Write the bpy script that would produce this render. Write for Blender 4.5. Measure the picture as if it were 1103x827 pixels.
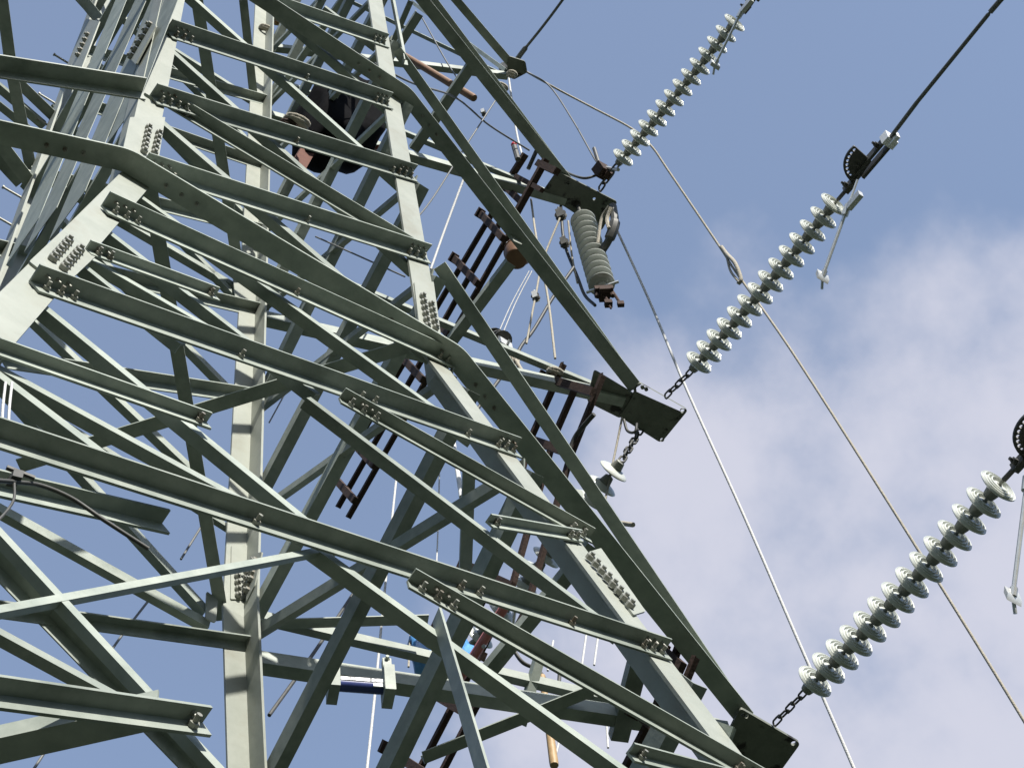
import bpy, bmesh, math, random
from mathutils import Vector, Matrix
random.seed(7)
for o in list(bpy.data.objects): bpy.data.objects.remove(o)
S = bpy.context.scene
COL = S.collection
PI = math.pi
# ------------------------------------------------------------------ camera
PW, PH, F = 1103.0, 827.0, 1961.158
R = Matrix(((0.7979988084437659, -0.5938037749867616, -0.10293191212544878),
            (0.4808220602673482, 0.7302849357730915, -0.4852773010796551),
            (0.36332911813202134, 0.3377587739709555, 0.8682804630550227)))   # rows: right, down, forward
CAM = Vector((-2.240659536969142, -4.458607324607508, -8.621369026442906))
cd = bpy.data.cameras.new('camera'); cam = bpy.data.objects.new('camera', cd); COL.objects.link(cam)
cd.sensor_width = 36.0; cd.lens = F / PW * 36.0; cd.clip_start = 0.1; cd.clip_end = 8000
m = Matrix((R[0], -R[1], -R[2])).transposed().to_4x4(); m.translation = CAM
cam.matrix_world = m
S.camera = cam
GROUND = CAM.z - 1.6
# ------------------------------------------------------------------ sky, sun, exposure
SUN_DIR = Vector((-0.17, -0.80, 0.60)).normalized()      # towards the sun
sun_el = math.asin(SUN_DIR.z); sun_az = math.atan2(SUN_DIR.x, SUN_DIR.y)
S.view_settings.view_transform = 'Standard'; S.view_settings.look = 'None'
S.view_settings.gamma = 1; S.view_settings.use_curve_mapping = False
S.view_settings.exposure = 0.68
wd = bpy.data.worlds.new('World'); S.world = wd; wd.use_nodes = True
wt = wd.node_tree; wt.nodes.clear()
def wn(t, **k):
    n = wt.nodes.new(t)
    for a, b in k.items(): setattr(n, a, b)
    return n
wo = wn('ShaderNodeOutputWorld'); bg = wn('ShaderNodeBackground'); bg.inputs['Strength'].default_value = 0.142
sky = wn('ShaderNodeTexSky', sky_type='NISHITA', sun_disc=False)
sky.sun_elevation = sun_el; sky.sun_rotation = sun_az; sky.altitude = 300; sky.air_density = 1.0; sky.dust_density = 1.0; sky.ozone_density = 2.0
tc = wn('ShaderNodeTexCoord')
# a faint even veil everywhere, and one bank of soft cloud
n1 = wn('ShaderNodeTexNoise'); n1.inputs['Scale'].default_value = 6.0; n1.inputs['Detail'].default_value = 6; n1.inputs['Roughness'].default_value = 0.54
mp = wn('ShaderNodeMapping'); mp.inputs['Location'].default_value = (0.35, 0.1, 0.2)
wt.links.new(tc.outputs['Generated'], mp.inputs['Vector']); wt.links.new(mp.outputs['Vector'], n1.inputs['Vector'])
def hitdir(px, py):
    return (R.transposed() @ Vector(((px - PW/2)/F, (py - PH/2)/F, 1))).normalized()
bank = hitdir(960, 720)
dp = wn('ShaderNodeVectorMath', operation='DOT_PRODUCT'); dp.inputs[1].default_value = bank
wt.links.new(tc.outputs['Generated'], dp.inputs[0])
br = wn('ShaderNodeMapRange', interpolation_type='SMOOTHSTEP'); br.inputs[1].default_value = 0.942; br.inputs[2].default_value = 0.995; br.inputs[3].default_value = -0.34; br.inputs[4].default_value = 0.17
wt.links.new(dp.outputs['Value'], br.inputs[0])
ad = wn('ShaderNodeMath', operation='ADD'); wt.links.new(n1.outputs['Fac'], ad.inputs[0]); wt.links.new(br.outputs[0], ad.inputs[1])
cr = wn('ShaderNodeMapRange', interpolation_type='SMOOTHSTEP'); cr.inputs[1].default_value = 0.40; cr.inputs[2].default_value = 0.72; cr.inputs[3].default_value = 0.0; cr.inputs[4].default_value = 0.9
wt.links.new(ad.outputs[0], cr.inputs[0])
mx = wn('ShaderNodeMix', data_type='RGBA')
wt.links.new(cr.outputs[0], mx.inputs['Factor'])
hs = wn('ShaderNodeMix', data_type='RGBA'); hs.inputs['Factor'].default_value = 0.22
wt.links.new(sky.outputs[0], hs.inputs[6]); hs.inputs[7].default_value = (2.6, 2.9, 3.5, 1)
wt.links.new(hs.outputs[2], mx.inputs[6]); mx.inputs[7].default_value = (3.05, 3.08, 3.55, 1)
wt.links.new(mx.outputs[2], bg.inputs['Color']); wt.links.new(bg.outputs[0], wo.inputs['Surface'])
sl = bpy.data.lights.new('sun', 'SUN'); sl.energy = 5.0; sl.angle = math.radians(0.55); sl.color = (1.0, 0.96, 0.89)
so = bpy.data.objects.new('sun', sl); COL.objects.link(so); so.location = (0, -20, 30)
so.rotation_euler = (-SUN_DIR).to_track_quat('-Z', 'Y').to_euler()

# ------------------------------------------------------------------ materials
def mat(name, col, col2=None, rough=0.5, metal=0.0, scale=9.0, spec=0.4, stain=None, stain_lo=0.6, stain_hi=0.72, bump=0.0, stain_scale=3.0, bump_scale=40, rust=None, vary=0.0):
    mt = bpy.data.materials.new(name); mt.use_nodes = True
    nt = mt.node_tree; b = nt.nodes['Principled BSDF']
    b.inputs['Roughness'].default_value = rough; b.inputs['Metallic'].default_value = metal
    b.inputs['Specular IOR Level'].default_value = spec
    c = nt.nodes.new('ShaderNodeTexCoord')
    out = None
    n = nt.nodes.new('ShaderNodeTexNoise'); n.inputs['Scale'].default_value = scale; n.inputs['Detail'].default_value = 8; n.inputs['Roughness'].default_value = 0.65
    nt.links.new(c.outputs['Object'], n.inputs['Vector'])
    r = nt.nodes.new('ShaderNodeValToRGB'); r.color_ramp.elements[0].position = 0.3; r.color_ramp.elements[1].position = 0.7
    r.color_ramp.elements[0].color = (*col, 1); r.color_ramp.elements[1].color = (*(col2 or col), 1)
    nt.links.new(n.outputs['Fac'], r.inputs[0]); out = r.outputs[0]
    if stain:
        n2 = nt.nodes.new('ShaderNodeTexNoise'); n2.inputs['Scale'].default_value = stain_scale; n2.inputs['Detail'].default_value = 7; n2.inputs['Roughness'].default_value = 0.6
        nt.links.new(c.outputs['Object'], n2.inputs['Vector'])
        mr = nt.nodes.new('ShaderNodeMapRange'); mr.inputs[1].default_value = stain_lo; mr.inputs[2].default_value = stain_hi
        nt.links.new(n2.outputs['Fac'], mr.inputs[0])
        mixn = nt.nodes.new('ShaderNodeMix'); mixn.data_type = 'RGBA'
        nt.links.new(mr.outputs[0], mixn.inputs['Factor']); nt.links.new(out, mixn.inputs[6]); mixn.inputs[7].default_value = (*stain, 1)
        out = mixn.outputs[2]
    if rust:                                    # small rust blooms
        n4 = nt.nodes.new('ShaderNodeTexNoise'); n4.inputs['Scale'].default_value = rust[3]; n4.inputs['Detail'].default_value = 10; n4.inputs['Roughness'].default_value = 0.7
        mo = nt.nodes.new('ShaderNodeObjectInfo'); va = nt.nodes.new('ShaderNodeVectorMath'); va.operation = 'ADD'
        nt.links.new(c.outputs['Object'], va.inputs[0]); nt.links.new(mo.outputs['Random'], va.inputs[1]); nt.links.new(va.outputs[0], n4.inputs['Vector'])
        mr = nt.nodes.new('ShaderNodeMapRange'); mr.inputs[1].default_value = rust[4]; mr.inputs[2].default_value = rust[4] + 0.12; mr.inputs[4].default_value = 0.75
        nt.links.new(n4.outputs['Fac'], mr.inputs[0]); mixn = nt.nodes.new('ShaderNodeMix'); mixn.data_type = 'RGBA'
        nt.links.new(mr.outputs[0], mixn.inputs['Factor']); nt.links.new(out, mixn.inputs[6]); mixn.inputs[7].default_value = (*rust[:3], 1); out = mixn.outputs[2]
    if vary:                                    # every piece of steel weathered a little differently
        oi = nt.nodes.new('ShaderNodeObjectInfo'); mr = nt.nodes.new('ShaderNodeMapRange'); mr.inputs[3].default_value = 1 - vary; mr.inputs[4].default_value = 1 + vary
        nt.links.new(oi.outputs['Random'], mr.inputs[0]); hv = nt.nodes.new('ShaderNodeHueSaturation'); nt.links.new(mr.outputs[0], hv.inputs['Value']); nt.links.new(out, hv.inputs['Color']); out = hv.outputs[0]
    nt.links.new(out, b.inputs['Base Color'])
    if bump:
        n3 = nt.nodes.new('ShaderNodeTexNoise'); n3.inputs['Scale'].default_value = bump_scale; n3.inputs['Detail'].default_value = 5
        nt.links.new(c.outputs['Object'], n3.inputs['Vector'])
        bp = nt.nodes.new('ShaderNodeBump'); bp.inputs['Strength'].default_value = bump; bp.inputs['Distance'].default_value = 0.01
        nt.links.new(n3.outputs['Fac'], bp.inputs['Height']); nt.links.new(bp.outputs[0], b.inputs['Normal'])
    return mt
STEEL = mat('galvanised_green_steel', (0.215, 0.248, 0.215), (0.33, 0.358, 0.312), 0.55, 0.0, 7.0, 0.35, (0.165, 0.188, 0.160), 0.52, 0.72, 0.22, 2.6, 14, rust=(0.13, 0.085, 0.05, 5.0, 0.66), vary=0.16)
LEGM = mat('galvanised_leg_steel', (0.25, 0.268, 0.228), (0.32, 0.335, 0.29), 0.5, 0.0, 5.0, 0.4, (0.20, 0.195, 0.15), 0.56, 0.78, 0.18, 2.5, 14, rust=(0.20, 0.14, 0.08, 6.0, 0.68), vary=0.06)
PLATE = mat('stained_plate_steel', (0.10, 0.11, 0.09), (0.16, 0.17, 0.14), 0.6, 0.0, 8.0, 0.3, (0.02, 0.018, 0.016), 0.56, 0.63, 0.15, 7.0)
BOLT = mat('bolt_steel', (0.20, 0.205, 0.18), (0.32, 0.32, 0.28), 0.45, 0.3, 30.0, 0.5, (0.12, 0.08, 0.05), 0.5, 0.7, 0, 9.0)
RUST = mat('rusty_iron', (0.042, 0.027, 0.022), (0.072, 0.046, 0.036), 0.8, 0.0, 14.0, 0.2, (0.05, 0.035, 0.03), 0.5, 0.65, 0.4, 5.0)
DARK = mat('dark_iron', (0.045, 0.046, 0.043), (0.085, 0.083, 0.075), 0.55, 0.1, 20.0, 0.4)
GALV = mat('bright_galvanised', (0.50, 0.51, 0.49), (0.62, 0.62, 0.60), 0.4, 0.5, 20.0, 0.5)
CERAM = mat('glazed_porcelain', (0.50, 0.52, 0.475), (0.60, 0.615, 0.57), 0.12, 0.0, 14.0, 0.6)
GREENC = mat('green_grey_porcelain', (0.37, 0.39, 0.36), (0.44, 0.455, 0.425), 0.14, 0.0, 14.0, 0.6)
CAPM = mat('cap_iron', (0.16, 0.165, 0.14), (0.25, 0.25, 0.215), 0.5, 0.1, 25.0, 0.4)
ROPE = mat('pale_rope', (0.30, 0.275, 0.22), (0.42, 0.39, 0.33), 0.85, 0.0, 60.0, 0.2, bump=0.6, bump_scale=90)
WROPE = mat('white_rope', (0.46, 0.46, 0.45), (0.58, 0.58, 0.57), 0.8, 0.0, 60.0, 0.2, bump=0.5, bump_scale=90)
WIRE = mat('weathered_conductor', (0.10, 0.105, 0.10), (0.17, 0.17, 0.165), 0.55, 0.2, 50.0, 0.4)
BROWN = mat('brown_bamboo', (0.15, 0.085, 0.05), (0.22, 0.125, 0.075), 0.6, 0.0, 20.0, 0.3)
YEL = mat('yellow_bamboo', (0.32, 0.21, 0.10), (0.42, 0.29, 0.15), 0.5, 0.0, 20.0, 0.3)
BLACKC = mat('black_tarpaulin', (0.004, 0.004, 0.0045), (0.009, 0.009, 0.010), 0.95, 0.0, 8.0, 0.05, bump=0.6, bump_scale=7)
BLUEC = mat('blue_plastic_sheet', (0.05, 0.20, 0.50), (0.14, 0.36, 0.66), 0.3, 0.0, 12.0, 0.5, bump=0.5, bump_scale=16)
REDP = mat('faded_red_paint', (0.42, 0.13, 0.12), (0.55, 0.22, 0.19), 0.5, 0.0, 20.0, 0.3)
ORANGE = mat('orange_brown_plastic', (0.15, 0.08, 0.045), (0.20, 0.11, 0.06), 0.5, 0.0, 10.0, 0.3)
WHITEP = mat('white_paint', (0.72, 0.73, 0.74), (0.80, 0.80, 0.80), 0.4, 0.0, 10.0, 0.4)
NAVY = mat('navy_printed_plastic', (0.03, 0.045, 0.16), (0.05, 0.07, 0.22), 0.35, 0.0, 10.0, 0.4)
SOIL = mat('grass_and_soil', (0.026, 0.038, 0.024), (0.042, 0.050, 0.036), 0.95, 0.0, 0.6, 0.1, (0.045, 0.035, 0.025), 0.55, 0.7, 0.0, 0.15)
CONC = mat('concrete', (0.30, 0.29, 0.27), (0.40, 0.39, 0.36), 0.85, 0.0, 3.0, 0.2)

# ------------------------------------------------------------------ helpers
def at(px, py, n, d):                       # where the sight line through a photo point meets the plane n.x = d
    v = R.transposed() @ Vector(((px - PW/2)/F, (py - PH/2)/F, 1)); n = Vector(n)
    return CAM + v * ((d - n.dot(CAM)) / n.dot(v))
def atx(px, py, x): return at(px, py, (1, 0, 0), x)
def aty(px, py, y): return at(px, py, (0, 1, 0), y)
def atz(px, py, z): return at(px, py, (0, 0, 1), z)
def link(name, bm, mats, parent=None, smooth=False, sharp=0.6):
    me = bpy.data.meshes.new(name)
    bmesh.ops.recalc_face_normals(bm, faces=bm.faces)
    bm.to_mesh(me); bm.free()
    if not isinstance(mats, (list, tuple)): mats = [mats]
    for mm in mats: me.materials.append(mm)
    if smooth:
        me.polygons.foreach_set('use_smooth', [True]*len(me.polygons))
        me.set_sharp_from_angle(angle=sharp)
    o = bpy.data.objects.new(name, me); COL.objects.link(o)
    if parent is not None: o.parent = parent
    return o
def copy(o, parent=None, mw=None):
    c = o.copy(); COL.objects.link(c)
    if parent is not None: c.parent = parent
    if mw is not None: c.matrix_local = mw
    return c
def copy_tree(o, parent=None):
    c = o.copy(); COL.objects.link(c)
    if parent is not None: c.parent = parent
    for ch in list(o.children): copy_tree(ch, c)
    return c
def tag(o, label=None, cat=None, group=None, kind=None):
    if label: o['label'] = label
    if cat: o['category'] = cat
    if group: o['group'] = group
    if kind: o['kind'] = kind
    return o
def thing(name, loc, label, cat, group=None):
    o = bpy.data.objects.new(name, None); o.empty_display_size = 0.2; COL.objects.link(o); o.location = loc
    return tag(o, label, cat, group)
def frame(origin, z, xh=Vector((0, 0, 1))):
    z = Vector(z).normalized(); x = xh - z * xh.dot(z)
    if x.length < 1e-4: x = Vector((1, 0, 0)) - z * z.x
    x.normalize(); y = z.cross(x)
    mm = Matrix((x, y, z)).transposed().to_4x4(); mm.translation = origin
    return mm
def prism(bm, prof, p0, p1, u, v, mi=0):
    """extrude a 2-D outline (a along u, b along v) from p0 to p1"""
    a = [bm.verts.new(p0 + u*q[0] + v*q[1]) for q in prof]; b = [bm.verts.new(p1 + u*q[0] + v*q[1]) for q in prof]
    n = len(prof); fs = [bm.faces.new(a), bm.faces.new(b[::-1])]
    for i in range(n): fs.append(bm.faces.new((a[i], b[i], b[(i+1) % n], a[(i+1) % n])))
    for f in fs: f.material_index = mi
def Lprof(a, b, t):          # heel at origin, one flange of length a along u, other of length b along v
    return [(0, 0), (a, 0), (a, t), (t, t), (t, b), (0, b)]
def tube(bm, pts, r, seg=8, mi=0, cap=True):
    pts = [Vector(p) for p in pts]; rings = []
    t = (pts[1]-pts[0]).normalized(); x = t.orthogonal().normalized()
    for i, p in enumerate(pts):
        if i == 0: t = pts[1]-pts[0]
        elif i == len(pts)-1: t = pts[-1]-pts[-2]
        else: t = (pts[i+1]-pts[i]).normalized() + (pts[i]-pts[i-1]).normalized()
        t.normalize(); x = x - t*x.dot(t); x.normalize(); y = t.cross(x)
        rr = r[i] if isinstance(r, (list, tuple)) else r
        rings.append([bm.verts.new(p + x*rr*math.cos(2*PI*k/seg) + y*rr*math.sin(2*PI*k/seg)) for k in range(seg)])
    for a, b in zip(rings, rings[1:]):
        for k in range(seg):
            f = bm.faces.new((a[k], a[(k+1) % seg], b[(k+1) % seg], b[k])); f.material_index = mi
    if cap:
        for g in (rings[0][::-1], rings[-1]):
            f = bm.faces.new(g); f.material_index = mi
def lathe(bm, prof, seg=24, mi=0, mw=None):
    rings = []
    mw = mw or Matrix()
    for r, z in prof:
        if r < 1e-6: rings.append([bm.verts.new(mw @ Vector((0, 0, z)))])
        else: rings.append([bm.verts.new(mw @ Vector((r*math.cos(2*PI*k/seg), r*math.sin(2*PI*k/seg), z))) for k in range(seg)])
    for a, b in zip(rings, rings[1:]):
        for k in range(seg):
            q = []
            for vv in (a[k % len(a)], a[(k+1) % len(a)], b[(k+1) % len(b)], b[k % len(b)]):
                if vv not in q: q.append(vv)
            if len(q) > 2:
                f = bm.faces.new(q); f.material_index = mi
def box(bm, c, ax, ay, az, mi=0):
    """box centred at c with half-vectors ax, ay, az"""
    v = [bm.verts.new(c + ax*i + ay*j + az*k) for i in (-1, 1) for j in (-1, 1) for k in (-1, 1)]
    for q in ((0,1,3,2),(4,6,7,5),(0,4,5,1),(2,3,7,6),(0,2,6,4),(1,5,7,3)):
        f = bm.faces.new([v[i] for i in q]); f.material_index = mi
def bolt(bm, p, n, r=0.017, h=0.02, mi=0):
    mw = frame(p, n)
    lathe(bm, [(0, -0.002), (r, -0.002), (r, h), (r*0.55, h), (r*0.55, h+0.022), (0, h+0.022)], 6, mi, mw)
def curve_pts(pts, n=10):
    pts = [Vector(p) for p in pts]
    if len(pts) < 3: return pts
    P = [pts[0]*2-pts[1]] + pts + [pts[-1]*2-pts[-2]]; out = []
    for i in range(1, len(P)-2):
        for k in range(n):
            t = k/n; a, b, c, d = P[i-1], P[i], P[i+1], P[i+2]
            out.append(0.5*((2*b) + (c-a)*t + (2*a-5*b+4*c-d)*t*t + (3*b-a-3*c+d)*t**3))
    out.append(pts[-1]); return out
def rope(name, pts, r, mt, label, cat, group=None, n=10, seg=7):
    pts = [Vector(p) for p in pts]
    bm = bmesh.new(); tube(bm, [p - pts[0] for p in curve_pts(pts, n)], r, seg)
    o = link(name, bm, mt, None, True, 1.2); o.location = pts[0]
    return tag(o, label, cat, group)
def flat_plate(name, pts, thick, holes, mt, parent, z_dir=Vector((0, 0, 1)), rnd=0.03):
    """a plate cut from sheet: corners pts in one plane, round holes [(centre, radius)]"""
    o0 = sum(pts, Vector())/len(pts); x = (pts[1]-pts[0]).normalized(); zz = z_dir.normalized(); x = (x - zz*x.dot(zz)).normalized(); y = zz.cross(x)
    cu = bpy.data.curves.new('plate_outline', 'CURVE'); cu.dimensions = '2D'; cu.fill_mode = 'BOTH'; cu.extrude = thick/2
    def spl(q):
        s = cu.splines.new('POLY'); s.points.add(len(q)-1); s.use_cyclic_u = True
        for a, b in zip(s.points, q): a.co = (b[0], b[1], 0, 1)
    q2 = [Vector(((p-o0).dot(x), (p-o0).dot(y))) for p in pts]; out = []
    for i, p in enumerate(q2):
        a = q2[i-1]; b = q2[(i+1) % len(q2)]
        pa = p + (a-p).normalized()*rnd; pb = p + (b-p).normalized()*rnd
        for k in range(5):
            t = k/4; out.append(pa*(1-t)**2 + p*2*t*(1-t) + pb*t*t)
    spl(out)
    for c, r in holes:
        cc = Vector(((c-o0).dot(x), (c-o0).dot(y)))
        spl([cc + Vector((math.cos(-2*PI*k/14), math.sin(-2*PI*k/14)))*r for k in range(14)])
    co = bpy.data.objects.new('plate_outline', cu); COL.objects.link(co)
    bpy.context.view_layer.update()
    me = bpy.data.meshes.new_from_object(co.evaluated_get(bpy.context.evaluated_depsgraph_get()))
    me.name = name
    bpy.data.objects.remove(co); bpy.data.curves.remove(cu)
    me.materials.clear(); me.materials.append(mt)
    mm = Matrix((x, y, zz)).transposed().to_4x4(); mm.translation = o0
    me.transform(mm)
    o = bpy.data.objects.new(name, me); COL.objects.link(o); o.parent = parent
    return o

# ------------------------------------------------------------------ ground
bm = bmesh.new()
N = 72
def gh(x, y):
    d = math.hypot(x, y)
    e = 0 if d < 45 else min(1.0, (d-45)/255); e = e*e*(3-2*e)  # unseen hill ring, added to block low sky light from the steel undersides
    return GROUND + e*(95 + 22*math.sin(math.atan2(y, x)*3+1) + 12*math.sin(math.atan2(y, x)*7)) + (0 if d < 300 else min(60, (d-300)*.05))
rad = [0, 2, 5, 10, 18, 30, 45, 65, 90, 120, 160, 200, 250, 300, 450, 700, 1200, 3000]
prev = None
for r in rad:
    ring = [bm.verts.new((r*math.cos(2*PI*k/N), r*math.sin(2*PI*k/N), gh(r*math.cos(2*PI*k/N), r*math.sin(2*PI*k/N)))) for k in range(N)] if r else [bm.verts.new((0, 0, gh(0, 0)))]
    if prev:
        for k in range(N):
            q = [prev[k % len(prev)], ring[k], ring[(k+1) % N]]
            if len(prev) > 1: q.append(prev[(k+1) % N])
            bm.faces.new(q)
    prev = ring
tag(link('ground', bm, SOIL, None, True, 3), kind='structure')

# ------------------------------------------------------------------ the tower: geometry of its body
H1, H2 = 120.0, 5.437526856759363            # the upper body tapers slightly, the legs below the waist flare out
ZTOP = 13.0
def half(z): return 1 - z/(H1 if z > 0 else H2)
SG = {'A': (-1, -1), 'B': (1, -1), 'C': (1, 1), 'D': (-1, 1)}
def leg(n, z): s = half(z); return Vector((SG[n][0]*s, SG[n][1]*s, z))
FN = {'F': (0, -1), 'B': (0, 1), 'R': (1, 0), 'L': (-1, 0)}
def face_plane(f, low):
    h = H2 if low else H1; n = Vector((FN[f][0], FN[f][1], 1/h)); l = n.length
    return n/l, 1/l
def on(f, px, py, low=None):
    """photo point onto a tower face (the sloped lower or the upper part of it)"""
    if low is None:
        n, d = face_plane(f, False); p = at(px, py, n, d)
        if p.z < 0: n, d = face_plane(f, True); p = at(px, py, n, d)
        return p
    n, d = face_plane(f, low); return at(px, py, n, d)
VIEWN = {'F': 1, 'B': -1, 'R': -1, 'L': 1}    # side of the face the photograph looks at
TW = thing('transmission_tower', (0, 0, 0), 'grey-green galvanised steel lattice tower seen steeply from below', 'lattice tower')
LW, LT = 0.155, 0.016
# legs
for n in 'ABCD':
    sx, sy = SG[n]; bm = bmesh.new()
    zs = [ZTOP, 0.0, GROUND + 0.25]
    prof = Lprof(LW, LW, LT)
    rows = []
    for z in zs:
        c = leg(n, z)
        rows.append([bm.verts.new(c + Vector((-sx*q[0], -sy*q[1], 0))) for q in prof])
    for a, b in zip(rows, rows[1:]):
        for k in range(6): bm.faces.new((a[k], a[(k+1) % 6], b[(k+1) % 6], b[k]))
    bm.faces.new(rows[0]); bm.faces.new(rows[-1][::-1])
    link('leg', bm, LEGM, TW)
    bm = bmesh.new(); c = leg(n, GROUND + 0.25)
    lathe(bm, [(0, -0.6), (0.42, -0.6), (0.36, 0.02), (0.33, 0.05), (0, 0.05)], 20, 0, Matrix.Translation(c + Vector((-sx*.05, -sy*.05, 0))))
    link('footing', bm, CONC, TW, True)
JIT = [0]
def member(name, p0, p1, n, typ, a, t=0.009, parent=None, bolts=(0, 0), off=0.0, b=None, mt=None, mid=()):
    """angle section from p0 to p1 lying on a face with viewer-side normal n.
    O: outstanding flange on the viewer's side along the top, flat flange hanging below it
    I: flat flange behind the leg, outstanding flange along its bottom going away from the viewer
    U: outstanding flange on the viewer's side along the bottom, flat flange rising behind it"""
    ax = (p1-p0).normalized(); n = (n - ax*n.dot(ax)).normalized(); u = ax.cross(n)
    if u.z < 0: u = -u
    JIT[0] = (JIT[0] + 1) % 6; j = JIT[0]*0.0012 + off
    bm = bmesh.new(); b = b or a
    if typ == 'O': sh = n*(0.003+j); prism(bm, Lprof(a, b, t), p0+sh, p1+sh, -u, n); q = -u*(a*0.55); nb = n; bo = sh + n*t
    elif typ == 'U': sh = n*(0.003+j); prism(bm, Lprof(a, b, t), p0+sh, p1+sh, u, n); q = u*(a*0.55); nb = n; bo = sh + n*t
    else: sh = -n*(LT+0.003+j) - u*(a*.38); a = a*.80; b = b*.76; prism(bm, Lprof(a, b, t), p0+sh, p1+sh, u, -n); q = u*(a*0.55); nb = n; bo = sh
    for e, (p, s) in enumerate(((p0, 1), (p1, -1))):
        for k in range(bolts[e]):
            bolt(bm, p + bo + q + ax*s*(0.05 + 0.065*k), nb, 0.015, 0.014, 1)
            if typ == 'O' and k < 3:
                bolt(bm, p + sh + n*(b*0.6) + ax*s*(0.05 + 0.05*k) - u*t, -u, 0.009, 0.004, 1)
    for f in mid: bolt(bm, p0.lerp(p1, f) + bo + q, nb, 0.015, 0.014, 1)
    return link(name, bm, [mt or STEEL, BOLT], parent or TW)
def fm(f, x0, y0, x1, y1, typ, a, name='diagonal_brace', low=None, **k):
    n, _ = face_plane(f, low if low is not None else False)
    p0 = on(f, x0, y0, low); p1 = on(f, x1, y1, low)
    return member(name, p0, p1, n*VIEWN[f], typ, a, **k)

# ---- near face: outer braces (outstanding flange out, lit edge below)
T_ = True
fm('F', 276, 0, 412, 46, 'O', .085, bolts=(0, 3))
fm('F', 177, 34, 415, 111, 'O', .092, bolts=(3, 3), mid=(.58,))
fm('F', 160, 104, 441, 189, 'O', .088, bolts=(4, 4), mid=(.5,))
fm('F', 150, 180, 455, 276, 'O', .090, bolts=(3, 3), mid=(.53,))
fm('F', 107, 224, 481, 391, 'O', .083, low=T_, bolts=(3, 2), mid=(.5,))
fm('F', 30, 304, 551, 485, 'O', .079, low=T_, bolts=(3, 3), mid=(.35, .6, .63, .86))
fm('F', -60, 456, 712, 702, 'O', .068, low=T_, bolts=(0, 3), mid=(.33, .62, .65, .81))
fm('F', 90, 270, 229, 320, 'O', .05, 'redundant_brace', low=T_, bolts=(2, 1))
fm('F', -10, 378, 219, 457, 'O', .048, 'redundant_brace', low=T_, bolts=(0, 1))
fm('F', 363, 431, 632, 581, 'O', .060, 'redundant_brace', low=T_, bolts=(3, 2))
fm('F', 521, 564, 619, 580, 'O', .045, 'redundant_brace', low=T_, bolts=(1, 2))
fm('F', 437, 627, 815, 842, 'O', .060, 'redundant_brace', low=T_, bolts=(3, 2))
fm('F', 673, 812, 800, 845, 'O', .048, 'redundant_brace', low=T_, bolts=(1, 0))
fm('F', -70, 742, 213, 780, 'O', .054, 'redundant_brace', low=T_, bolts=(0, 1))
fm('F', 183, 108, 441, 263, 'O', .075, bolts=(2, 2), off=-.03)
fm('F', -30, 489, 187, 541, 'O', .058, 'redundant_brace', low=T_, off=-.09)
# ---- near face: inner braces (lit flange on top, shaded flange below)
fm('F', 352, 4, 409, 47, 'I', .07)
fm('F', 296, 4, 428, 120, 'I', .075)
fm('F', 205, -10, 437, 197, 'I', .075)
fm('F', 178, 43, 450, 287, 'I', .075)
fm('F', 166, 118, 470, 380, 'I', .075)
fm('F', 150, 204, 515, 466, 'I', .08, low=T_)
fm('F', 112, 238, 346, 419, 'I', .070, low=T_)
fm('F', 335, 424, 672, 678, 'I', .068, low=T_)
fm('F', 88, 277, 200, 366, 'I', .06, 'redundant_brace', low=T_)
fm('F', 88, 266, 276, 375, 'I', .06, 'redundant_brace', low=T_)
fm('F', 42, 317, 372, 585, 'I', .064, low=T_)
fm('F', -5, 390, 142, 501, 'I', .065, 'redundant_brace', low=T_)
fm('F', -3, 385, 335, 569, 'I', .056, 'redundant_brace', low=T_)
fm('F', 342, 582, 690, 833, 'I', .066, low=T_)
fm('F', -60, 660, 352, 586, 'I', .031, low=T_)
fm('F', -40, 517, 262, 840, 'I', .040, low=T_)
fm('F', -30, 652, 146, 748, 'I', .038, low=T_)
member('redundant_brace', on('F', 462, 660, True), on('F', 515, 845, True), Vector((-.96, .2, 0)), 'I', .075, b=.015)

# ---- far face, seen from inside
for q in ((-30, 652, 262, 692, 'O', .068, True), (-20, 532, 228, 670, 'I', .074, True),
          (0, 388, 271, 428, 'O', .085, False), (-10, 268, 277, 336, 'O', .085, False), (40, 190, 280, 250, 'O', .08, False),
          (100, 118, 281, 180, 'O', .08, False), (85, 55, 283, 110, 'O', .08, False),
          (-60, 340, 226, 655, 'I', .075, False), (0, 303, 258, 548, 'I', .075, False), (30, 192, 262, 428, 'I', .075, False),
          (60, 110, 270, 330, 'I', .07, False), (95, 52, 275, 236, 'I', .07, False), (130, 10, 280, 158, 'I', .07, False),
          (-10, 600, 215, 832, 'O', .09, True), (40, 432, 250, 565, 'I', .05, False)):
    fm('B', *q[:6], low=q[6])
# ---- right face, seen from inside: broad flat flanges
def rz(zb, zc, a, typ='I'):
    p0 = leg('B', zb); p1 = leg('C', zc); low = (zb+zc)/2 < 0
    n, _ = face_plane('R', low)
    member('diagonal_brace', p0, p1, -n, typ, a*1.15, b=a*.85)
for zb, zc in ((-.25, -1.15), (1.15, 0.05), (2.55, 1.3), (4.1, 2.55), (5.5, 3.95), (6.9, 5.4), (8.4, 6.8), (9.9, 8.3), (11.4, 9.8), (12.9, 11.3)): rz(zb, zc, .115)
for zb, zc in ((-.05, 1.1), (1.2, 2.4), (2.65, 3.9), (4.2, 5.3), (5.6, 6.8), (7, 8.2), (8.5, 9.7), (10, 11.2)): rz(zb, zc, .06)
rz(-1.15, -2.35, .12); rz(-1.1, -.1, .075); rz(-2.9, -4.2, .12)
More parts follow.
